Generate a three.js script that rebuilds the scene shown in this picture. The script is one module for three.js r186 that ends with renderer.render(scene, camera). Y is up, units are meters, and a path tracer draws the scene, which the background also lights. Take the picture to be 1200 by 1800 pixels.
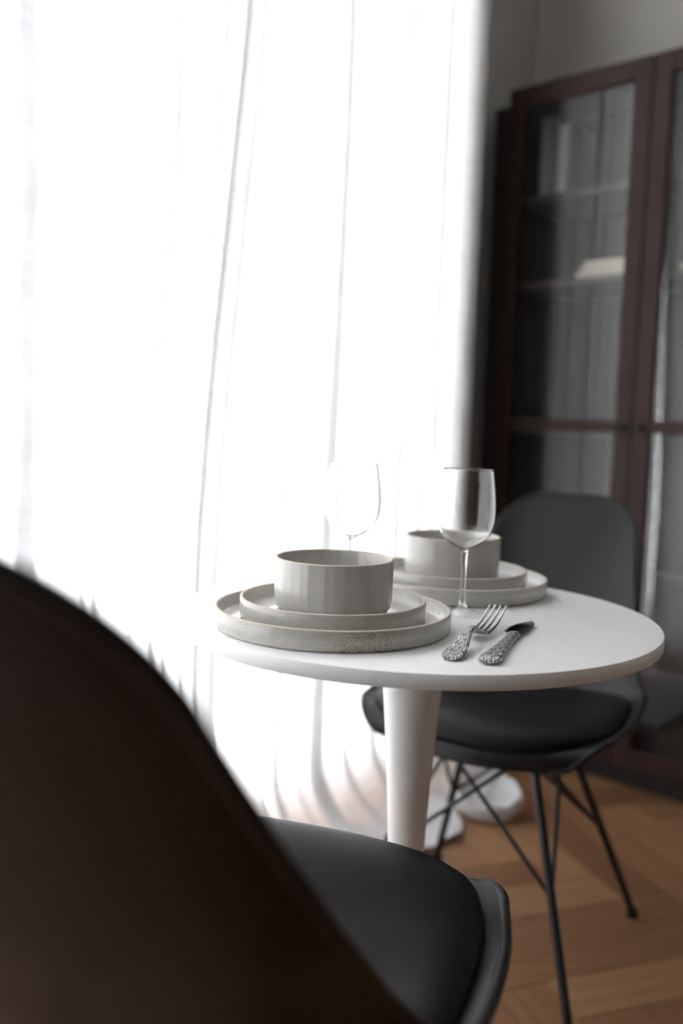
import * as THREE from 'three';
import { RoundedBoxGeometry } from 'three/addons/geometries/RoundedBoxGeometry.js';
import { mergeGeometries, mergeVertices, toCreasedNormals } from 'three/addons/utils/BufferGeometryUtils.js';
import { ImprovedNoise } from 'three/addons/math/ImprovedNoise.js';
import { RectAreaLightUniformsLib } from 'three/addons/lights/RectAreaLightUniformsLib.js';

// ------------------------------------------------------------------ camera, daylight, exposure
// room axes: the window wall is the plane X = 0, the wall behind the bookcase is the plane Z = 0, Y is up
const scene = new THREE.Scene();
const camera = new THREE.PerspectiveCamera(THREE.MathUtils.radToDeg(2 * Math.atan(900 / 1600)), 1200 / 1800, 0.05, 60);
camera.rotation.order = 'YXZ';
camera.position.set(1.624, 0.967, 2.654);
camera.rotation.set(-0.0927, 0.7343, 0.034);
camera.focus = 0.97;
camera.userData.fStop = 2.1;

scene.background = new THREE.Color().setRGB(9.9, 10.05, 10.3);          // overcast sky outside the window
RectAreaLightUniformsLib.init();
const daylight = new THREE.RectAreaLight(new THREE.Color().setRGB(0.97, 0.985, 1.0), 9.75, 4.22, 2.95);   // bright overcast just outside the glass
daylight.name = 'daylight';
daylight.position.set(-0.42, 1.55, 2.79);
daylight.lookAt(2, 1.55, 2.79);
scene.add(daylight);

const renderer = new THREE.WebGLRenderer({ antialias: true });
renderer.toneMapping = THREE.LinearToneMapping;
renderer.toneMappingExposure = 1.0;
renderer.shadowMap.enabled = true;

// ------------------------------------------------------------------ helpers
let seed = 7;
const rnd = () => { seed = (seed * 1664525 + 1013904223) >>> 0; return seed / 4294967296; };
const rr = (a, b) => a + (b - a) * rnd();
const perlin = new ImprovedNoise();
const nz = (x, y, z) => perlin.noise(x, y, z);
const lerp = THREE.MathUtils.lerp, clamp = THREE.MathUtils.clamp, sstep = THREE.MathUtils.smoothstep;
const used = new Map();
const numbered = (n) => { const k = used.get(n) || 0; used.set(n, k + 1); return k ? n + '_' + String(k).padStart(3, '0') : n; };
function mesh(name, geometry, material, parent) {
  const m = new THREE.Mesh(geometry, material);
  m.name = parent ? name : numbered(name);
  m.castShadow = true; m.receiveShadow = true;
  (parent || scene).add(m);
  return m;
}
function thing(name, label, category, x, y, z, turn = 0, group) {
  const g = new THREE.Group();
  g.name = numbered(name); g.position.set(x, y, z); g.rotation.y = turn;
  g.userData = { label, category };
  if (group) g.userData.group = group;
  scene.add(g);
  return g;
}
function tag(o, label, category, group) { Object.assign(o.userData, { label, category }); if (group) o.userData.group = group; return o; }
function struct(o, label) { o.userData.kind = 'structure'; if (label) o.userData.label = label; return o; }
function copyOf(src, label, x, y, z, turn = 0) {
  const c = src.clone();
  c.userData = { ...src.userData, label };
  c.name = numbered(src.name.replace(/_\d{3}$/, ''));
  c.position.set(x, y, z); c.rotation.set(0, turn, 0);
  scene.add(c);
  return c;
}
const box = (w, h, d, x = 0, y = 0, z = 0, r = 0) => {
  const g = r ? new RoundedBoxGeometry(w, h, d, 2, r) : new THREE.BoxGeometry(w, h, d);
  return g.translate(x, y, z);
};
const span = (x0, x1, y0, y1, z0, z1, r = 0) => box(x1 - x0, y1 - y0, z1 - z0, (x0 + x1) / 2, (y0 + y1) / 2, (z0 + z1) / 2, r);
const V = (x, y, z) => new THREE.Vector3(x, y, z);
function rod(a, b, r, seg = 10) {
  const d = b.clone().sub(a), g = new THREE.CylinderGeometry(r, r, d.length(), seg, 1);
  g.applyQuaternion(new THREE.Quaternion().setFromUnitVectors(V(0, 1, 0), d.clone().normalize()));
  return g.translate((a.x + b.x) / 2, (a.y + b.y) / 2, (a.z + b.z) / 2);
}
const lathe = (pts, seg = 72) => new THREE.LatheGeometry(pts.map(([r, y]) => new THREE.Vector2(r, y)), seg);
function grid(nu, nv, f, closeU = false) {
  const pos = [], uv = [], idx = [];
  for (let j = 0; j <= nv; j++) for (let i = 0; i <= nu; i++) { const p = f(i / nu, j / nv); pos.push(p[0], p[1], p[2]); uv.push(p[3] ?? i / nu, p[4] ?? j / nv); }
  for (let j = 0; j < nv; j++) for (let i = 0; i < nu; i++) { const a = j * (nu + 1) + i, b = a + 1, c = a + nu + 1, d = c + 1; idx.push(a, b, d, a, d, c); }
  const g = new THREE.BufferGeometry();
  g.setAttribute('position', new THREE.Float32BufferAttribute(pos, 3));
  g.setAttribute('uv', new THREE.Float32BufferAttribute(uv, 2));
  g.setIndex(idx); g.computeVertexNormals();
  return g;
}
// a solid swept along a path: sections = [{p: centre, s: half width, t: half thickness}], across = side vector
function loft(sections, nseg = 14, power = 2.6) {
  const pos = [], uv = [], idx = [], n = sections.length;
  let run = 0;
  sections.forEach((q, i) => {
    const prev = sections[Math.max(0, i - 1)].p, next = sections[Math.min(n - 1, i + 1)].p;
    const tan = next.clone().sub(prev).normalize(), side = V(1, 0, 0), up = tan.clone().cross(side).normalize();
    if (i) run += q.p.distanceTo(sections[i - 1].p);
    for (let k = 0; k <= nseg; k++) {
      const a = (k / nseg) * Math.PI * 2, ca = Math.cos(a), sa = Math.sin(a);
      const cx = Math.sign(ca) * Math.pow(Math.abs(ca), 2 / power), cy = Math.sign(sa) * Math.pow(Math.abs(sa), 2 / power);
      const v = q.p.clone().addScaledVector(side, cx * q.s + (q.o || 0)).addScaledVector(up, cy * q.t);
      pos.push(v.x, v.y, v.z); uv.push(cx * q.s + (q.o || 0), run);
    }
  });
  for (let i = 0; i < n - 1; i++) for (let k = 0; k < nseg; k++) { const a = i * (nseg + 1) + k, b = a + 1, c = a + nseg + 1, d = c + 1; idx.push(a, c, d, a, d, b); }
  for (const [i, flip] of [[0, 0], [n - 1, 1]]) {
    const c = pos.length / 3, p = sections[i].p; pos.push(p.x + (sections[i].o || 0), p.y, p.z); uv.push(0, i ? run : 0);
    for (let k = 0; k < nseg; k++) { const a = i * (nseg + 1) + k; if (flip) idx.push(c, a, a + 1); else idx.push(c, a + 1, a); }
  }
  const g = new THREE.BufferGeometry();
  g.setAttribute('position', new THREE.Float32BufferAttribute(pos, 3)); g.setAttribute('uv', new THREE.Float32BufferAttribute(uv, 2));
  g.setIndex(idx);
  return toCreasedNormals(g, 0.9);
}
const spl = (pts) => { const c = new THREE.CatmullRomCurve3(pts.map(([a, b, d = 0]) => V(a, b, d)), false, 'centripetal'); return c; };
function table1(pts) {   // smooth curve through [x, value] pairs without overshoot
  const n = pts.length, d = pts.slice(1).map((p, i) => (p[1] - pts[i][1]) / (p[0] - pts[i][0]));
  const m = pts.map((_, i) => (i === 0 ? d[0] : i === n - 1 ? d[n - 2] : d[i - 1] * d[i] <= 0 ? 0 : 2 * d[i - 1] * d[i] / (d[i - 1] + d[i])));
  return (x) => {
    if (x <= pts[0][0]) return pts[0][1];
    for (let i = 1; i < n; i++) if (x <= pts[i][0]) {
      const h = pts[i][0] - pts[i - 1][0], t = (x - pts[i - 1][0]) / h, t2 = t * t, t3 = t2 * t;
      return pts[i - 1][1] * (2 * t3 - 3 * t2 + 1) + pts[i][1] * (3 * t2 - 2 * t3) + h * (m[i - 1] * (t3 - 2 * t2 + t) + m[i] * (t3 - t2));
    }
    return pts[n - 1][1];
  };
}
function dataTex(w, h, f, srgb = true, repeat) {
  const d = new Uint8Array(w * h * 4);
  for (let y = 0; y < h; y++) for (let x = 0; x < w; x++) { const c = f(x / w, y / h, x, y), o = (y * w + x) * 4; d[o] = clamp(c[0], 0, 1) * 255; d[o + 1] = clamp(c[1], 0, 1) * 255; d[o + 2] = clamp(c[2], 0, 1) * 255; d[o + 3] = 255; }
  const t = new THREE.DataTexture(d, w, h, THREE.RGBAFormat);
  t.magFilter = THREE.LinearFilter; t.minFilter = THREE.LinearMipmapLinearFilter; t.generateMipmaps = true;
  t.wrapS = t.wrapT = THREE.RepeatWrapping; if (srgb) t.colorSpace = THREE.SRGBColorSpace;
  if (repeat) t.repeat.set(repeat[0], repeat[1]);
  t.needsUpdate = true;
  return t;
}
const tn = (u, v, fu, fv, s) => {   // noise that repeats on the unit square
  const a = nz(u * fu, v * fv, s), b = nz((u - 1) * fu, v * fv, s), c = nz(u * fu, (v - 1) * fv, s), d = nz((u - 1) * fu, (v - 1) * fv, s);
  return lerp(lerp(a, b, u), lerp(c, d, u), v);
};

// ------------------------------------------------------------------ materials
const M = {};
const std = (o) => new THREE.MeshStandardMaterial(o), phys = (o) => new THREE.MeshPhysicalMaterial(o);
const plaster = dataTex(256, 256, (u, v) => { const n = 0.5 + 0.5 * tn(u, v, 40, 40, 3.3) + 0.25 * tn(u, v, 90, 90, 1.2); return [n, n, n]; }, false);
M.wallFar = std({ color: 0x6f6963, roughness: 0.9, bumpMap: plaster, bumpScale: 0.0006 });
M.wall = std({ color: 0xbab8b4, roughness: 0.95, bumpMap: plaster, bumpScale: 0.0006 });
M.ceiling = std({ color: 0xdededb, roughness: 0.95 });
M.frame = std({ color: 0xe6e6e4, roughness: 0.5 });
M.pane = phys({ color: 0xffffff, transmission: 1, thickness: 0, roughness: 0, ior: 1.5 });
const linen = dataTex(1024, 1024, (u, v) => {
  const warp = tn(u, v, 190, 7, 2.1), weft = tn(u, v, 7, 190, 5.4), slub = Math.max(0, tn(u, v, 60, 3, 8.8)) + Math.max(0, tn(u, v, 3, 60, 9.9)), cloud = tn(u, v, 5, 5, 0.4);
  const n = 0.965 + 0.05 * warp + 0.045 * weft - 0.06 * slub + 0.012 * cloud;
  return [n, n, n * 1.0];
}, true);
linen.repeat.set(2.4, 2.4);
M.linen = phys({ color: 0xe6e6e7, roughness: 1, map: linen, transmission: 0.26, thickness: 0, specularIntensity: 0, side: THREE.DoubleSide });
M.tableTop = phys({ color: 0xf4f4f4, roughness: 0.4, clearcoat: 0.15, clearcoatRoughness: 0.35 });
M.tableLeg = phys({ color: 0xf0f0ef, roughness: 0.28, clearcoat: 0.5, clearcoatRoughness: 0.18 });
const plasticBump = dataTex(256, 256, (u, v) => { const n = 0.5 + 0.4 * tn(u, v, 70, 70, 6.1) + 0.2 * tn(u, v, 130, 130, 2.2); return [n, n, n]; }, false, [6, 6]);
M.shell = phys({ color: 0x07080a, roughness: 0.4, specularIntensity: 0.6, bumpMap: plasticBump, bumpScale: 0.00012 });
M.pad = phys({ color: 0x0a0a0c, roughness: 0.46, specularIntensity: 0.3, bumpMap: plasticBump, bumpScale: 0.00025 });
M.metal = std({ color: 0x17171a, roughness: 0.38, metalness: 0.25 });
M.rubber = std({ color: 0x0c0c0d, roughness: 0.8 });
function stoneware(s, w, patchAt, patch) {   // grey glaze: cloudy, thin throwing lines, iron specks and a warmer break where it runs thin
  return dataTex(w, 512, (u, v) => {
    const streak = tn(u, v, 5, 60, s) * 0.022 + tn(u, v, 11, 120, s + 2) * 0.016, cloud = tn(u, v, 8, 5, s + 4) * 0.06, run = tn(u, v, 40, 3, s + 5) * 0.025, grain = tn(u, v, 300, 150, s + 6) * 0.035;
    let du = Math.abs(u - patchAt); du = Math.min(du, 1 - du);
    const zone = clamp((Math.exp(-du * du / 0.0022) * 1.2 + 0.5 * Math.max(0, tn(u, v, 6, 5, s + 10))) * (v < 0.16 ? 1 : 0.35) + tn(u, v, 16, 12, s + 12) * 0.3, 0, 1) * patch;
    const speck = tn(u, v, 620, 230, s + 8) > 0.32 - 0.22 * zone ? zone * 0.24 : tn(u, v, 150, 80, s + 14) > 0.46 ? 0.1 : 0;
    const b = 0.735 + streak + cloud + run + grain - speck - zone * 0.03;
    return [b + 0.006 + zone * 0.012, b - 0.002, b - 0.022 - zone * 0.028];
  });
}
const glaze = [stoneware(1.7, 1024, 0.4, 0.3), stoneware(23.1, 1024, 0.3, 0.5), stoneware(41.3, 2048, 0.17, 1.0)];
const glazeBump = dataTex(512, 256, (u, v) => { const n = 0.5 + 0.3 * tn(u, v, 4, 30, 4.2) + 0.12 * tn(u, v, 50, 24, 7.7); return [n, n, n]; }, false);
M.glaze = glaze.map((t) => phys({ map: t, roughness: 0.5, bumpMap: glazeBump, bumpScale: 0.0004, clearcoat: 0.7, clearcoatRoughness: 0.07 }));
M.rim = std({ color: 0xd2c7b8, roughness: 0.7 });
M.glass = phys({ color: 0xffffff, transmission: 1, thickness: 0.02, roughness: 0, ior: 1.5 });
const cells = [];
for (let i = 0; i < 120; i++) cells.push([rnd(), rnd()]);
const cell = (u, v) => {
  let d1 = 9, d2 = 9;
  for (const [a, b] of cells) { let dx = Math.abs(u - a), dy = Math.abs(v - b); dx = Math.min(dx, 1 - dx); dy = Math.min(dy, 1 - dy); const d = dx * dx + dy * dy; if (d < d1) { d2 = d1; d1 = d; } else if (d < d2) d2 = d; }
  return clamp((Math.sqrt(d2) - Math.sqrt(d1)) * 15, 0, 1);
};
const hammer = dataTex(256, 256, (u, v) => { const n = cell(u, v); return [n, n, n]; }, false, [50, 50]);
const patina = dataTex(256, 256, (u, v) => { const n = lerp(0.2, 0.85, sstep(cell(u, v), 0.05, 0.4)); return [n, n, n * 1.01]; }, true, [50, 50]);   // blackened hollows between the hammer marks
M.blade = std({ color: 0xa9a9ad, metalness: 1, roughness: 0.1 });
M.steel = std({ color: 0xc9c9cc, metalness: 1, roughness: 0.2 });
M.hammered = std({ map: patina, metalness: 1, roughness: 0.22, bumpMap: hammer, bumpScale: 0.0006 });
function woodTex(base, dark, s, fu, fv) {
  return dataTex(512, 512, (u, v) => {
    const g = tn(u, v, fu, fv, s) * 0.6 + tn(u, v, fu * 2.4, fv * 3, s + 3) * 0.4, ring = Math.sin((v * 9 + tn(u, v, 3, 4, s + 5) * 3) * Math.PI * 2) * 0.5 + 0.5, t = clamp(0.45 + g * 0.6 - ring * 0.18, 0, 1);
    return [0, 1, 2].map((c) => lerp(dark[c], base[c], t));
  });
}
const oak = [woodTex([0.63, 0.465, 0.32], [0.49, 0.345, 0.23], 2.5, 3, 60), woodTex([0.58, 0.42, 0.28], [0.45, 0.31, 0.205], 12.5, 3, 52), woodTex([0.66, 0.5, 0.355], [0.53, 0.385, 0.265], 22.5, 3, 66), woodTex([0.55, 0.385, 0.26], [0.43, 0.29, 0.19], 31.5, 3, 48)];
M.oak = oak.map((t) => std({ map: t, roughness: 0.5 }));
M.subfloor = std({ color: 0x2a1c12, roughness: 0.9 });
const walnut = woodTex([0.225, 0.14, 0.112], [0.16, 0.095, 0.075], 7.7, 48, 3);
M.walnut = phys({ map: walnut, roughness: 0.55, specularIntensity: 0.5 });
M.carcass = std({ color: 0x140e0c, roughness: 0.6 });
M.shelf = std({ color: 0x33261f, roughness: 0.55 });
M.cabGlass = phys({ color: 0xf4f6f6, transmission: 1, thickness: 0, roughness: 0, ior: 1.55 });
M.knob = std({ color: 0x15100e, roughness: 0.4, metalness: 0.4 });
M.paper = std({ color: 0xd8cfc0, roughness: 0.9 });
M.cover = [0x8b8a86, 0x6e6d6b, 0xa5a29b, 0x7c7670, 0xc9bda9, 0xb9ab97, 0xd3c8b6].map((c) => std({ color: c, roughness: 0.8 }));

// ------------------------------------------------------------------ the room
const RX = 4.2, RZ = 5.4, RH = 3.2, T = 0.24;
const OZ0 = 0.68, OZ1 = 4.9, OY0 = 0.06, OY1 = 3.0;      // window opening
{
  const w = mesh('wall_left', mergeGeometries([
    span(-T, 0, -0.1, RH, -T, OZ0), span(-T, 0, -0.1, RH, OZ1, RZ + T), span(-T, 0, -0.1, OY0, OZ0, OZ1), span(-T, 0, OY1, RH, OZ0, OZ1)]), M.wall);
  struct(w, 'pale plaster wall with the wide window');
  struct(mesh('wall_back', span(0, RX, -0.1, RH, -T, 0), M.wall), 'pale grey plaster wall behind the bookcase');
  struct(mesh('wall_right', span(RX, RX + T, -0.1, RH, -T, RZ + T), M.wallFar), 'taupe painted wall');
  struct(mesh('wall_front', span(0, RX, -0.1, RH, RZ, RZ + T), M.wallFar), 'taupe painted wall');
  struct(mesh('ceiling', span(-T, RX + T, RH, RH + 0.15, -T, RZ + T), M.ceiling), 'white ceiling');
  const win = new THREE.Group(); win.name = 'window_1'; scene.add(win); struct(win, 'wide white framed window behind the sheer curtain');
  const f = 0.045, x0 = -0.2, x1 = -0.14;
  for (const [a, b, c, d] of [[OY0, OY0 + f, OZ0, OZ1], [OY1 - f, OY1, OZ0, OZ1]]) mesh('frame_rail', span(x0, x1, a, b, c, d), M.frame, win);
  const n = 2, step = (OZ1 - OZ0) / n;
  for (let i = 0; i <= n; i++) { const z = clamp(OZ0 + i * step, OZ0 + f / 2, OZ1 - f / 2); mesh('frame_post', span(x0, x1, OY0 + f, OY1 - f, z - f / 2, z + f / 2), M.frame, win); }
  for (let i = 0; i < n; i++) mesh('pane', new THREE.PlaneGeometry(step - f, OY1 - OY0 - 2 * f).rotateY(Math.PI / 2).translate(-0.17, (OY0 + OY1) / 2, OZ0 + (i + 0.5) * step), M.pane, win);
}
{ // herringbone oak floor
  const floor = mesh('floor', span(0, RX, -0.1, -0.012, 0, RZ), M.subfloor); struct(floor, 'brown oak herringbone floor');
  const w = 0.105, L = w * 6, ax = [0.874, 0.486], bx = [0.486, -0.874], ox = 1.1225, oz = 1.2645;
  const clip = (poly) => {
    for (const [k, lim, s] of [[0, 0.001, 1], [0, RX - 0.001, -1], [1, 0.001, 1], [1, RZ - 0.001, -1]]) {
      const out = [];
      for (let i = 0; i < poly.length; i++) {
        const p = poly[i], q = poly[(i + 1) % poly.length], dp = s * (p[k] - lim), dq = s * (q[k] - lim);
        if (dp >= 0) out.push(p);
        if ((dp >= 0) !== (dq >= 0)) { const t = dp / (dp - dq); out.push([0, 1, 2, 3].map((c) => lerp(p[c], q[c], t))); }
      }
      poly = out; if (poly.length < 3) return null;
    }
    return poly;
  };
  const plank = (a0, b0, la, lb) => {
    const e = 0.0006, u0 = rnd() * 4, v0 = rnd() * 4, alongA = la > lb;
    const c = [[a0 + e, b0 + e], [a0 + la - e, b0 + e], [a0 + la - e, b0 + lb - e], [a0 + e, b0 + lb - e]].map(([a, b]) =>
      [ox + ax[0] * a + bx[0] * b, oz + ax[1] * a + bx[1] * b, (alongA ? a - a0 : b - b0) / 0.9 + u0, (alongA ? b - b0 : a - a0) / 0.5 + v0]);
    const p = clip(c); if (!p) return;
    const m = p.length, cx = p.reduce((s, q) => s + q[0], 0) / m, cz = p.reduce((s, q) => s + q[1], 0) / m, pos = [], uv = [], idx = [], dy = 0;
    for (const [k, y] of [[0.0012, 0], [0, -0.0012], [0, -0.012]]) for (const q of p) { const dx = q[0] - cx, dz = q[1] - cz, l = Math.hypot(dx, dz); pos.push(q[0] - dx / l * k, y + dy, q[1] - dz / l * k); uv.push(q[2], q[3]); }
    for (let i = 1; i < m - 1; i++) idx.push(0, i, i + 1);
    for (let r = 0; r < 2; r++) for (let i = 0; i < m; i++) { const j = (i + 1) % m; idx.push(r * m + i, r * m + m + i, r * m + j, r * m + j, r * m + m + i, r * m + m + j); }
    let g = new THREE.BufferGeometry();
    g.setAttribute('position', new THREE.Float32BufferAttribute(pos, 3)); g.setAttribute('uv', new THREE.Float32BufferAttribute(uv, 2)); g.setIndex(idx);
    g = toCreasedNormals(g, 0.3);
    mesh('plank', g, M.oak[Math.floor(rnd() * 4)], floor);
  };
  for (let j = -40; j <= 40; j++) for (let i = -8; i <= 8; i++) {
    const a = j * w + i * L, b = j * w - i * L;
    plank(a, b, L, w); plank(a, b + w, w, L);
  }
}

// ------------------------------------------------------------------ curtains
const CT = 3.06;
function curtainSurface(pathAt, foldAmp, sd, lenFloor) {
  // pathAt(u, y) -> [x, z]; cloth falls from the rail and lies in a puddle on the floor
  const y0 = 0.17, r = 0.145, drop = CT - y0, bend = r * Math.PI / 2;
  return (u, v) => {
    const lf = lenFloor(u), total = drop + bend + lf, s = v * total;
    let y, dx = 0, lie = 0;
    if (s < drop) { y = CT - s; } else if (s < drop + bend) { const th = (s - drop) / r; y = y0 - r * Math.sin(th); dx = r * (1 - Math.cos(th)); lie = 1 - Math.cos(th); } else { y = y0 - r; dx = r + (s - drop - bend); lie = 1; }
    const [px, pz, run] = pathAt(u, y);
    const low = sstep(1.4 - y, 0, 1.4), amp = foldAmp * (0.35 + 0.65 * low);
    const f = (nz(run * 5.2, sd, y * 0.35) * 0.9 + nz(run * 12, sd + 4, y * 0.5) * 0.42 + nz(run * 27, sd + 9, y * 1.6) * 0.13) * amp + nz(run * 60, y * 9, sd) * 0.0012;
    const crumple = lie * (0.02 * Math.abs(nz(run * 9, dx * 14, sd + 2)) + 0.018 * (0.5 + nz(run * 17, dx * 6, sd + 5)));
    return [px + dx + f * (1 - lie), Math.max(0.004, y + crumple - lie * 0.018), pz + lie * 0.03 * nz(run * 6, sd, 3), run * 1.0, s];
  };
}
{
  // plan of a panel: straight runs with narrow S-folds in which the cloth lies three deep
  const planOf = (start, end, x0, folds, head = []) => {
    const pts = [...head]; let z = start;
    for (const [zc, d] of folds) {
      while (z < zc - d - 0.05) { pts.push([x0 + 0.004 * Math.sin(z * 31), z]); z += 0.05; }
      pts.push([x0 + 0.003, zc - d - 0.015], [x0 + 0.006, zc + d * 0.7], [x0 + 0.004, zc + d], [x0, zc], [x0 - 0.004, zc - d], [x0 - 0.006, zc - d * 0.7], [x0 - 0.003, zc + d + 0.015]);
      z = zc + d + 0.05;
    }
    while (z < end) { pts.push([x0 + 0.004 * Math.sin(z * 31), z]); z += 0.05; }
    pts.push([x0, end]);
    return spl(pts);
  };
  const seam = (y) => 0.125 * sstep(2.25 - y, 0, 1.7) - 0.05;
  const sample = (plan, n) => { const L = plan.getLength(), P = plan.getSpacedPoints(n); return (u) => { const f = u * n, i = Math.min(n - 1, Math.floor(f)), k = f - i; return [lerp(P[i].x, P[i + 1].x, k), lerp(P[i].y, P[i + 1].y, k), u * L]; }; };
  // panel towards the bookcase: its end returns to the wall and is doubled behind itself
  const p1 = sample(planOf(0.6, 1.47, 0.15, [[0.67, 0.004], [0.73, 0.004]], [[0.012, 0.575], [0.04, 0.567], [0.1, 0.566], [0.133, 0.564], [0.14, 0.556], [0.136, 0.54], [0.13, 0.52], [0.12, 0.508], [0.08, 0.506], [0.022, 0.505], [0.014, 0.496], [0.022, 0.486], [0.08, 0.482], [0.136, 0.48], [0.15, 0.492], [0.153, 0.54]]), 1400);
  const mk1 = (dx) => curtainSurface((u, y) => { const [x, z, run] = p1(u); return [x + dx - 0.03 * sstep(z, 1.28, 1.42), z + sstep(z, 0.85, 1.4) * (seam(y) - 0.03) + sstep(z, 0.6, 0.8) * 0.02 * nz(z * 5, y * 1.3, 8.1), run]; }, 0.012, 1.3, (u) => 0.03 + 0.13 * sstep(u, 0.5, 0.62));
  const f1 = mk1(0);
  const c1 = mesh('sheer_curtain', grid(800, 180, f1), M.linen);
  tag(c1, 'white sheer linen curtain panel hanging beside the bookcase, hem pooled on floor', 'curtain', 'sheer curtains over the window');
  const p2 = sample(planOf(1.385, 5.0, 0.172, [[1.41, 0.003], [1.455, 0.003], [2.2, 0.008], [2.6, 0.012], [3.1, 0.01], [3.7, 0.012], [4.3, 0.01]], [[0.164, 1.356], [0.162, 1.349], [0.167, 1.345], [0.172, 1.352]]), 6000);
  const mk2 = (dx) => curtainSurface((u, y) => {
    const w = u < 0.7 ? u / 0.7 * 0.22 : 0.22 + (u - 0.7) / 0.3 * 0.78, [x, z, run] = p2(w);
    return [x + dx, z + (1 - sstep(z, 1.4, 1.75)) * seam(y) + sstep(z, 1.4, 1.6) * (0.02 * nz(z * 4, y * 1.5, 3.3) + 0.006 * nz(z * 9, y * 4, 1.3)), run];
  }, 0.014, 7.7, () => 0.06);
  const f2 = mk2(0);
  const c2 = mesh('sheer_curtain', grid(1200, 130, f2), M.linen);
  // added linen strips behind the panels, dimming the backlight to imitate soft folds
  const band = (parent, surf, find, z0, z1) => { const a = find(z0), b = find(z1); mesh('fold_shade_band', grid(12, 130, (u, v) => surf(lerp(a, b, u), v)), M.linen, parent); };
  const b1 = mk1(-0.003), b2 = mk2(-0.003);
  const seek = (p, warp) => (z) => { let best = 0, e = 9; for (let i = 0; i <= 4000; i++) { const q = p(warp(i / 4000)); if (q[0] > 0.14 && Math.abs(q[1] - z) < e) { e = Math.abs(q[1] - z); best = i / 4000; } } return best; };
  const s1 = seek(p1, (u) => u), s2 = seek(p2, (u) => (u < 0.7 ? u / 0.7 * 0.22 : 0.22 + (u - 0.7) / 0.3 * 0.78));
  for (const [z0, z1] of [[0.79, 0.82], [0.865, 0.885], [0.96, 0.975], [1.04, 1.085], [1.12, 1.13], [1.18, 1.2], [1.235, 1.245]]) band(c1, b1, s1, z0, z1);
  for (const [z0, z1] of [[1.5, 1.515], [1.535, 1.56], [1.63, 1.638], [1.72, 1.735], [1.748, 1.756], [1.835, 1.875], [1.9, 1.915], [1.935, 1.97]]) band(c2, b2, s2, z0, z1);
  tag(c2, 'long white sheer linen curtain panel filling the left of the picture', 'curtain', 'sheer curtains over the window');
  // a loop of the pooled hem at the foot of the first panel
  const loop = grid(72, 22, (u, v) => {
    const a = u * Math.PI * 2, wob = 1 + 0.06 * nz(Math.cos(a) * 2, Math.sin(a) * 2, 4), prof = [[0.0, 0.018], [0.35, 0.012], [0.62, 0.016], [0.8, 0.034], [0.9, 0.042], [0.98, 0.03], [1.0, 0.012], [0.96, 0.0]];
    const t = v * (prof.length - 1), i = Math.min(prof.length - 2, Math.floor(t)), k = t - i, rad = lerp(prof[i][0], prof[i + 1][0], k) * wob, h = lerp(prof[i][1], prof[i + 1][1], k);
    return [Math.cos(a) * rad * 0.088, h * (1 + 0.35 * nz(Math.cos(a) * 1.5, Math.sin(a) * 1.5, 9)) + 0.002 * nz(u * 40, v * 10, 2), Math.sin(a) * rad * 0.07, u, v];
  });
  loop.rotateX(0.0).rotateZ(-0.0);
  const l = mesh('pooled_hem', loop, M.linen, c1);
  l.rotation.set(0.42, 0.75, 0, 'YXZ'); l.position.set(0.42, 0.036, 0.735);
  l.userData.label = 'rounded loop of the hem lying on the floor';
}
{
  const rail = tag(mesh('curtain_rail', mergeGeometries([span(0.08, 0.19, CT, CT + 0.025, 0.42, RZ - 0.25), ...[0.8, 2.4, 4.2].map((z) => span(0.0, 0.1, CT + 0.004, CT + 0.02, z - 0.01, z + 0.01))]), M.frame),
    'white curtain rail above the sheer curtains', 'curtain rail');
}

// ------------------------------------------------------------------ pedestal table
const TH = 0.74, TX = 0.938, TZ = 1.748, TR = 0.2966;
{
  const t = thing('pedestal_table', 'small round white table on a slim white pedestal', 'table', TX, 0, TZ);
  const e = 0.0022, th = 0.0165;
  mesh('tabletop', lathe([[0, TH - th], [TR - e, TH - th], [TR - e * 0.3, TH - th + e * 0.3], [TR, TH - th + e], [TR, TH - e], [TR - e * 0.3, TH - e * 0.3], [TR - e, TH], [0, TH]], 160).toNonIndexed(), M.tableTop, t).geometry = toCreasedNormals(lathe([[0.0001, TH - th], [TR - e, TH - th], [TR - e * 0.3, TH - th + e * 0.3], [TR, TH - th + e], [TR, TH - e], [TR - e * 0.3, TH - e * 0.3], [TR - e, TH], [0.0001, TH]], 160), 0.5);
  const prof = spl([[0.044, TH - th], [0.041, 0.68], [0.034, 0.6], [0.027, 0.5], [0.0225, 0.4], [0.0215, 0.3], [0.023, 0.2], [0.03, 0.1], [0.045, 0.05], [0.075, 0.028]]).getPoints(48).map((p) => [p.x, p.y]).reverse();
  mesh('pedestal', lathe(prof, 64), M.tableLeg, t);
  mesh('base', toCreasedNormals(lathe([[0.0001, 0], [0.165, 0], [0.168, 0.004], [0.165, 0.008], [0.12, 0.018], [0.07, 0.03], [0.0001, 0.034]], 80), 0.6), M.tableLeg, t);
}

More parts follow.
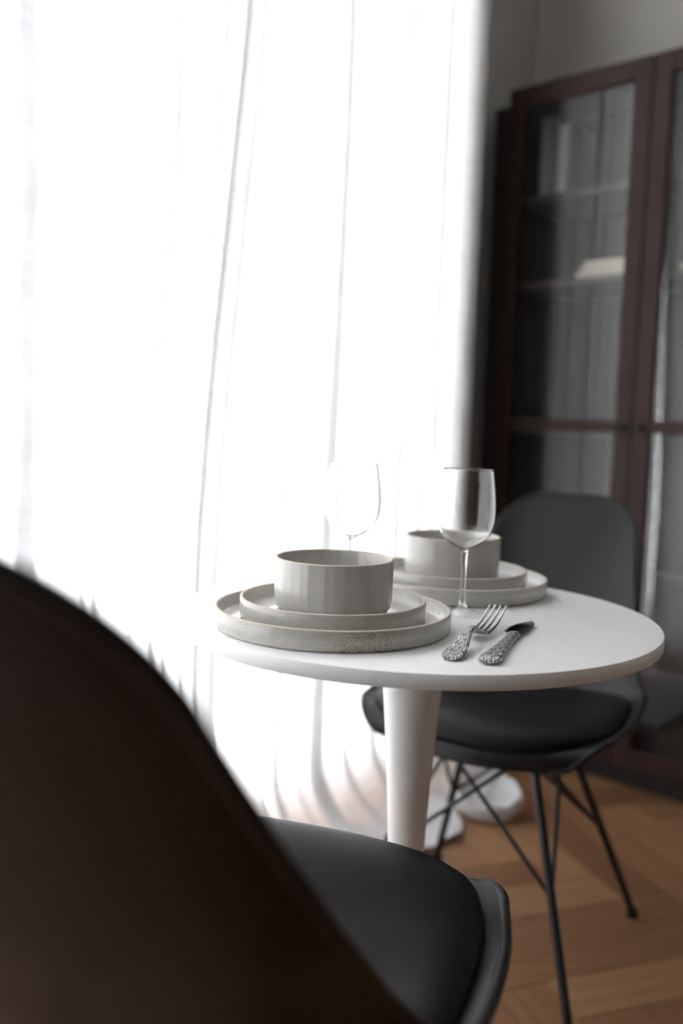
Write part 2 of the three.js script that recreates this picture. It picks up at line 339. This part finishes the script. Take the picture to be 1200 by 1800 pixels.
// ------------------------------------------------------------------ tableware
const RINGS = 160;
function plate(R, H, floorT, mat, rim) {   // straight-sided plate
  const w = 0.0042, q = 0.004;
  const outer = [[0.0001, 0], [R - 0.008, 0], [R - 0.003, 0.0012], [R - 0.0008, q], [R, q + 0.004], [R, H - 0.0022], [R - 0.0006, H - 0.0008]];
  const inner = [[R - w + 0.0006, H - 0.0008], [R - w, H - 0.003], [R - w - 0.001, floorT + 0.006], [R - w - 0.004, floorT + 0.0018], [R - w - 0.011, floorT], [0.0001, floorT]];
  const bodyPts = [...outer, ...inner];
  const g = toCreasedNormals(lathe(bodyPts, RINGS), 0.7);
  fixUv(g, R);
  const ring = lathe([[R - 0.0004, H - 0.0014], [R - 0.0002, H - 0.0004], [R - w * 0.35, H + 0.0003], [R - w * 0.65, H + 0.0003], [R - w + 0.0002, H - 0.0004], [R - w + 0.0004, H - 0.0014]], RINGS);
  return [g, ring, mat, rim];
}
function fixUv(g, R) {   // uv in turns around and along the section, so that streaks run round the pot
  const p = g.attributes.position, uv = g.attributes.uv;
  for (let i = 0; i < p.count; i++) { const r = Math.hypot(p.getX(i), p.getZ(i)); uv.setY(i, p.getY(i) * 6 + (R - r) * 6); }
}
function dish(name, label, category, group, parts, x, y, z, turn) {
  const t = thing(name, label, category, x, y, z, turn, group);
  mesh('body', parts[0], parts[2], t);
  mesh('rim', parts[1], M.rim, t).userData.label = 'tan unglazed rim';
  return t;
}
function bowl(R, H, mat) {
  const w = 0.0042, f = 0.008;
  const o = [[0.0001, 0], [R - 0.012, 0], [R - 0.006, 0.0012], [R - 0.002, 0.0055], [R - 0.0005, 0.013], [R, 0.024], [R, H - 0.0025], [R - 0.0006, H - 0.0008]];
  const i = [[R - w + 0.0006, H - 0.0008], [R - w, H - 0.003], [R - w, 0.026], [R - w - 0.002, f + 0.009], [R - w - 0.008, f + 0.002], [R - w - 0.016, f], [0.0001, f]];
  const g = toCreasedNormals(lathe([...o, ...i], RINGS), 0.7); fixUv(g, R);
  const ring = lathe([[R - 0.0004, H - 0.0014], [R - 0.0002, H - 0.0004], [R - w * 0.35, H + 0.0003], [R - w * 0.65, H + 0.0003], [R - w + 0.0002, H - 0.0004], [R - w + 0.0004, H - 0.0014]], RINGS);
  return [g, ring, mat];
}
const big = plate(0.135, 0.0236, 0.0095, M.glaze[2]), small = plate(0.1065, 0.0242, 0.009, M.glaze[1]), bwl = bowl(0.0678, 0.0605, M.glaze[0]);
const NX = 0.9287, NZ = 1.893, FX = 0.877, FZ = 1.588;
const dp = dish('dinner_plate', 'large grey stoneware plate at the bottom of the nearer stack', 'plate', 'stoneware place settings', big, NX, TH, NZ, 0);
const sp = dish('side_plate', 'smaller grey stoneware plate between the bowl and the large plate, nearer stack', 'plate', 'stoneware place settings', small, NX, TH + 0.0096, NZ, 0.6);
const bo = dish('bowl', 'grey stoneware bowl on the nearer plates', 'bowl', 'stoneware place settings', bwl, NX, TH + 0.0187, NZ, 3.6);
copyOf(dp, 'large grey stoneware plate at the bottom of the farther stack', FX, TH, FZ, 4.4);
copyOf(sp, 'smaller grey stoneware plate between the bowl and the large plate, farther stack', FX, TH + 0.0096, FZ, 1.9);
copyOf(bo, 'grey stoneware bowl on the farther plates', FX, TH + 0.0187, FZ, 5.1);
{
  const g = thing('wine_glass', 'empty clear wine glass beside the fork', 'wine glass', 0.991, TH, 1.7235, 0, 'wine glasses on the table');
  const w = 0.0011;
  const cupO = spl([[0.0038, 0.079], [0.006, 0.0825], [0.016, 0.0875], [0.028, 0.098], [0.0345, 0.113], [0.0362, 0.13], [0.0348, 0.152], [0.0325, 0.17], [0.0312, 0.181]]).getPoints(40).map((p) => [p.x, p.y]);
  const cupI = cupO.slice(4).map(([r, y]) => [Math.max(0.0002, r - w), y + (y < 0.1 ? 0.0016 * (0.1 - y) / 0.02 : 0)]).reverse();
  const cup = [[0.0001, 0.079], ...cupO, [0.0307, 0.1814], ...cupI, [0.0001, cupI[cupI.length - 1][1] - 0.0006]];
  mesh('cup', lathe(cup, 80), M.glass, g);
  const stem = spl([[0.004, 0.0789], [0.0033, 0.07], [0.003, 0.05], [0.0033, 0.025], [0.0045, 0.014], [0.0064, 0.0095]]).getPoints(30).map((p) => [p.x, p.y]).reverse();
  mesh('stem', lathe([[0.0001, 0.0095], ...stem, [0.0001, 0.0789]], 48), M.glass, g);
  const foot = spl([[0.0064, 0.0094], [0.009, 0.0066], [0.018, 0.0036], [0.027, 0.002], [0.0312, 0.0014], [0.0318, 0.0008], [0.0312, 0.0002]]).getPoints(30).map((p) => [p.x, p.y]).reverse();
  mesh('foot', lathe(foot, 64), M.pane, g);
  copyOf(g, 'empty clear wine glass standing behind the nearer bowl, against the curtain', 0.831, TH, 1.7535, 1);
}
{
  const k = thing('fork', 'silver dinner fork with a hammered handle', 'fork', 1.1148, TH, 1.923, Math.atan2(-0.327, -0.944), 'cutlery beside the nearer plates');
  const py = table1([[0, 0.0026], [0.03, 0.007], [0.06, 0.0145], [0.082, 0.0178], [0.1, 0.0125], [0.114, 0.0068], [0.14, 0.0075], [0.17, 0.0128], [0.2, 0.0225]]);
  const hw = table1([[0, 0.0012], [0.0008, 0.0045], [0.002, 0.0068], [0.004, 0.0088], [0.007, 0.0104], [0.012, 0.0115], [0.022, 0.011], [0.05, 0.0072], [0.08, 0.0037], [0.088, 0.0034]]);
  const secs = []; for (let i = 0; i <= 56; i++) { const z = 0.086 * Math.pow(i / 56, 1.5); secs.push({ p: V(0, py(z), z), s: hw(z), t: 0.0021 + 0.0006 * sstep(z, 0.03, 0.08) }); }
  mesh('handle', loft(secs, 18, 2.3), M.hammered, k).userData.label = 'hammered handle';
  const hb = table1([[0.085, 0.0034], [0.094, 0.0046], [0.104, 0.0098], [0.112, 0.0118], [0.122, 0.0122]]);
  const root = []; for (let i = 0; i <= 20; i++) { const z = 0.085 + 0.037 * i / 20; root.push({ p: V(0, py(z), z), s: hb(z), t: lerp(0.0022, 0.0011, i / 20) }); }
  mesh('head', loft(root, 18, 3), M.steel, k);
  for (const o of [-0.0097, -0.00325, 0.00325, 0.0097]) {
    const s = []; for (let i = 0; i <= 16; i++) { const z = 0.12 + 0.08 * i / 16; s.push({ p: V(0, py(z), z), s: lerp(0.0022, 0.0011, (i / 16) ** 1.5), t: lerp(0.0011, 0.0007, i / 16), o }); }
    mesh('tine', loft(s, 10, 3), M.steel, k);
  }
  const n = thing('knife', 'silver table knife with a hammered handle', 'knife', 1.149, TH, 1.9085, Math.atan2(-0.3486, -0.938), 'cutlery beside the nearer plates');
  const kw = table1([[0, 0.0012], [0.0008, 0.0045], [0.002, 0.0068], [0.004, 0.009], [0.007, 0.0106], [0.012, 0.0116], [0.03, 0.0105], [0.07, 0.0075], [0.11, 0.0066], [0.135, 0.007]]);
  const hs = []; for (let i = 0; i <= 60; i++) { const z = 0.135 * Math.pow(i / 60, 1.5); hs.push({ p: V(0, 0.0042, z), s: kw(z), t: 0.0038 * (0.55 + 0.45 * sstep(z, 0, 0.01)) }); }
  mesh('handle', loft(hs, 18, 2.3), M.hammered, n).userData.label = 'hammered handle';
  const bw = table1([[0.133, 0.0055], [0.138, 0.0066], [0.145, 0.0115], [0.165, 0.0122], [0.19, 0.0098], [0.207, 0.0055], [0.214, 0.0012]]), bo2 = table1([[0.133, 0], [0.146, 0.002], [0.17, 0.0015], [0.214, -0.0055]]);
  const bs = []; for (let i = 0; i <= 40; i++) { const z = 0.133 + 0.081 * i / 40; bs.push({ p: V(0, 0.0042, z), s: bw(z), t: 0.0009, o: bo2(z) }); }
  mesh('blade', loft(bs, 14, 2.2), M.blade, n);
}

// ------------------------------------------------------------------ shell chairs
function buildChair(label, x, z, turn) {
  const c = thing('shell_chair', label, 'chair', x, 0, z, turn, 'black shell chairs at the table');
  const prof = spl([[0.226, 0.418], [0.222, 0.436], [0.205, 0.449], [0.16, 0.452], [0.05, 0.44], [-0.07, 0.434], [-0.138, 0.448], [-0.188, 0.492], [-0.243, 0.578], [-0.303, 0.682], [-0.361, 0.782], [-0.391, 0.8335]]);
  const N = 96, K = 48;
  const P = [], TN = [];
  for (let i = 0; i <= N; i++) { const p = prof.getPointAt(i / N), t = prof.getTangentAt(i / N); P.push([p.x, p.y]); TN.push([t.x, t.y]); }
  // arc position of the landmarks: seat 0..0.42, hip about 0.5, back 0.55..1
  const hwF = table1([[0, 0.218], [0.1, 0.231], [0.25, 0.241], [0.4, 0.235], [0.53, 0.204], [0.58, 0.193], [0.683, 0.18], [0.825, 0.158], [0.9, 0.149], [1, 0.139]]);
  const curlF = table1([[0, 0.012], [0.08, 0.016], [0.25, 0.034], [0.42, 0.052], [0.53, 0.056], [0.7, 0.034], [0.86, 0.016], [0.95, 0.007], [1, 0.002]]);
  const arc = prof.getLength();
  const half = (s) => {
    let h = hwF(s); const rT = 0.09, rF = 0.085, dT = (1 - s) * arc, dF = s * arc;
    if (dT < rT) h -= rT * 0.95 * (1 - Math.sqrt(Math.max(0, 1 - (1 - dT / rT) ** 2)));
    if (dF < rF) h -= rF * 0.9 * (1 - Math.sqrt(Math.max(0, 1 - (1 - dF / rF) ** 2)));
    return h;
  };
  const at = (s, a, off = 0) => {
    const f = s * N, i = Math.min(N - 1, Math.floor(f)), k = f - i, pz = lerp(P[i][0], P[i + 1][0], k), py = lerp(P[i][1], P[i + 1][1], k);
    let tz = lerp(TN[i][0], TN[i + 1][0], k), ty = lerp(TN[i][1], TN[i + 1][1], k); const l = Math.hypot(tz, ty); tz /= l; ty /= l;
    const nzv = ty, nyv = -tz, bow = -0.045 * a * a * (1 - sstep(s, 0.02, 0.3));                      // towards the sitter
    const cu = curlF(s), ab = Math.abs(a), lift = cu * (0.35 * ab * ab + 0.65 * Math.pow(ab, 4.5)), h = half(s);
    const slope = cu * (0.7 * ab + 2.9 * Math.pow(ab, 3.5)) / h * Math.sign(a), nl = Math.hypot(1, slope);
    return [h * a - off * slope / nl, py + nyv * (lift + off / nl), pz + bow + nzv * (lift + off / nl)];
  };
  const th = 0.0065;
  const inner = grid(K, N, (u, v) => at(v, u * 2 - 1, 0)), outer = grid(K, N, (u, v) => at(v, 1 - u * 2, -th));
  const edge = [];
  const ring = (n, f) => { for (let i = 0; i < n; i++) edge.push(V(...f(i / n))); };
  ring(40, (t) => at(0, t * 2 - 1, -th / 2)); ring(120, (t) => at(t, 1, -th / 2)); ring(40, (t) => at(1, 1 - t * 2, -th / 2)); ring(120, (t) => at(1 - t, -1, -th / 2));
  const bead = new THREE.TubeGeometry(new THREE.CatmullRomCurve3(edge, true, 'centripetal'), 420, th * 0.78, 8, true);
  mesh('shell', mergeGeometries([inner, outer, bead]), M.shell, c);
  // seat pad following the shell
  const pad = grid(72, 26, (u, v) => {
    const a = u * Math.PI * 2, side = v < 0.82 ? 1 : 0, rho = side ? v / 0.82 : 1, n = 5;
    const ca = Math.cos(a), sa = Math.sin(a), m = Math.pow(Math.pow(Math.abs(ca), n) + Math.pow(Math.abs(sa), n), -1 / n);
    const aa = clamp(ca * m * rho * 0.93, -0.97, 0.97), s = 0.255 - sa * m * rho * 0.225;
    const topH = 0.02 * Math.pow(Math.max(0, 1 - Math.pow(rho, 8)), 0.5) + 0.005, h = side ? topH : lerp(0.006, 0.0005, (v - 0.82) / 0.18);
    return at(s, aa, h);
  });
  mesh('seat_pad', pad, M.pad, c);
  // rod base
  const top = [], foot = [];
  for (const [sx, sz] of [[1, 1], [1, -1], [-1, -1], [-1, 1]]) { top.push(V(sx * 0.085, 0.43, sz * 0.085 + 0.01)); foot.push(V(sx * 0.215, 0.012, sz * 0.225 + 0.005)); }
  for (let i = 0; i < 4; i++) {
    const l = mesh('leg', rod(top[i], foot[i], 0.0078, 12), M.metal, c);
    mesh('foot', new THREE.CylinderGeometry(0.0105, 0.0115, 0.016, 14).translate(foot[i].x, 0.008, foot[i].z), M.rubber, l);
  }
  for (let i = 0; i < 4; i++) {
    const j = (i + 1) % 4;
    mesh('brace', rod(top[i].clone().lerp(foot[i], 0.04), top[j].clone().lerp(foot[j], 0.56), 0.0042, 8), M.metal, c);
    mesh('brace', rod(top[j].clone().lerp(foot[j], 0.04), top[i].clone().lerp(foot[i], 0.56), 0.0042, 8), M.metal, c);
  }
  const y = 0.424;
  mesh('mount', mergeGeometries([0, 1, 2, 3].map((i) => rod(top[i].clone().setY(y), top[(i + 1) % 4].clone().setY(y), 0.0065, 10))), M.metal, c);
  return c;
}
const chair = buildChair('black shell chair on thin rod legs, on the far side of the table', 0.7358, 1.193, Math.atan2(0.2128, 0.977));
copyOf(chair, 'black shell chair in the foreground, seen from behind, out of focus', 1.0136, 0, 2.1484, Math.atan2(-0.4307, -0.902)).scale.setScalar(1.104);

// ------------------------------------------------------------------ bookcase with glass doors
{
  const BX = -0.0 + 0.12, DW = 0.433, ZB = 0.02, ZF = 0.3, BH = 1.955, PL = 0.06;
  const W = DW * 2;
  const b = thing('bookcase', 'tall dark walnut bookcase with glass doors against the back wall', 'bookcase', BX, 0, 0);
  const t = 0.02;
  mesh('side_panel', span(0, t, 0, BH, ZB, ZF), M.carcass, b); mesh('side_panel', span(W - t, W, 0, BH, ZB, ZF), M.carcass, b);
  mesh('dark_gap_board', span(-0.118, 0, 0, BH, 0.19, 0.208), M.carcass, b);  // near-black board added in the gap, standing in for an unidentified dark strip
  mesh('top_panel', span(t, W - t, BH - t, BH, ZB, ZF), M.carcass, b);
  mesh('bottom_panel', span(t, W - t, PL, PL + t, ZB, ZF), M.carcass, b);
  mesh('plinth', span(t, W - t, 0, PL, ZF - 0.04, ZF - 0.02), M.carcass, b);
  mesh('back_panel', span(t, W - t, PL, BH - t, ZB, ZB + 0.006), M.carcass, b);
  for (const y of [0.34, 0.605, 0.99, 1.41, 1.655]) mesh('shelf', span(t, W - t, y - 0.018, y, ZB + 0.006, ZF - 0.025), M.shelf, b);
  for (let i = 0; i < 2; i++) {
    const d = new THREE.Group(); d.name = 'door'; b.add(d);
    const x0 = i * DW + 0.0015, x1 = (i + 1) * DW - 0.0015, y0 = PL + 0.004, y1 = BH - 0.001, z0 = ZF + 0.002, z1 = ZF + 0.022, st = 0.05;
    const piece = (n, a, bb, c, e) => { const g = span(a, bb, c, e, z0, z1, 0.0025); const p = g.attributes.position, uv = g.attributes.uv, hz = bb - a > e - c; for (let q = 0; q < p.count; q++) uv.setXY(q, (hz ? p.getY(q) : p.getX(q)) * 2.2 + i * 0.3, (hz ? p.getX(q) : p.getY(q)) * 1.2); mesh(n, g, M.walnut, d); };
    piece('stile', x0, x0 + st, y0, y1); piece('stile', x1 - st, x1, y0, y1);
    piece('rail', x0 + st, x1 - st, y1 - 0.055, y1); piece('rail', x0 + st, x1 - st, 0.977, 1.011); piece('rail', x0 + st, x1 - st, y0, y0 + 0.055);
    mesh('glass_pane', span(x0 + st - 0.004, x1 - st + 0.004, 1.008, y1 - 0.052, z0 + 0.008, z0 + 0.0085).toNonIndexed(), M.cabGlass, d);
    mesh('glass_pane', span(x0 + st - 0.004, x1 - st + 0.004, y0 + 0.052, 0.98, z0 + 0.008, z0 + 0.0085), M.cabGlass, d);
    for (const gm of d.children) if (gm.name === 'glass_pane') { const bb = new THREE.Box3().setFromBufferAttribute(gm.geometry.attributes.position), s = bb.getSize(V(0, 0, 0)), m = bb.getCenter(V(0, 0, 0)); gm.geometry = new THREE.PlaneGeometry(s.x, s.y).translate(m.x, m.y, m.z); }
    const kx = i ? x0 + 0.025 : x1 - 0.025;
    mesh('knob', lathe([[0.0001, 0.018], [0.008, 0.017], [0.0105, 0.013], [0.0095, 0.008], [0.005, 0.005], [0.005, 0], [0.0001, 0]], 20).rotateX(Math.PI / 2).translate(kx, 0.99, z1), M.knob, d);
  }
  const book = (x0, w, y, h, dep, m, label) => {
    const g = thing('book', label, 'book', BX + x0, y, 0, 0, 'books in the bookcase');
    const zf = 0.225, zb = zf - dep;
    mesh('cover', mergeGeometries([span(0, 0.002, 0, h, zb, zf), span(w - 0.002, w, 0, h, zb, zf), span(0, w, 0, h, zf - 0.002, zf)]), M.cover[m], g);
    mesh('pages', span(0.002, w - 0.002, 0.003, h - 0.003, zb + 0.003, zf - 0.002), M.paper, g);
  };
  book(0.055, 0.032, 1.655, 0.235, 0.16, 0, 'grey book at the left end of the top shelf in the bookcase');
  book(0.088, 0.024, 1.655, 0.228, 0.16, 1, 'darker grey thin book between two upright books on the top shelf');
  book(0.113, 0.03, 1.655, 0.205, 0.15, 2, 'shorter pale grey book, rightmost of the three upright books behind glass');
  const flat = (x0, w, y, h, dep, m, label) => {
    const g = thing('book', label, 'book', BX + x0, y, 0, 0, 'books in the bookcase');
    const zf = 0.25, zb = zf - dep;
    mesh('cover', mergeGeometries([span(0, w, 0, 0.0015, zb, zf), span(0, w, h - 0.0015, h, zb, zf), span(0, w, 0, h, zb, zb + 0.002)]), M.cover[m], g);
    mesh('pages', span(0.003, w - 0.003, 0.0015, h - 0.0015, zb + 0.002, zf - 0.003), M.paper, g);
  };
  flat(0.2, 0.2, 1.41, 0.018, 0.15, 4, 'beige book at the bottom of the flat pile in the bookcase');
  flat(0.215, 0.185, 1.4281, 0.016, 0.14, 5, 'tan book in the middle of the flat pile in the bookcase');
  flat(0.225, 0.17, 1.4442, 0.014, 0.13, 6, 'cream book on top of the flat pile in the bookcase');
  flat(0.5, 0.2, 1.41, 0.02, 0.15, 6, 'cream book lying flat behind the right glass door');
  flat(0.5, 0.2, 1.655, 0.016, 0.15, 4, 'beige book lying flat on the top shelf behind the right glass door');
}

renderer.render(scene, camera);
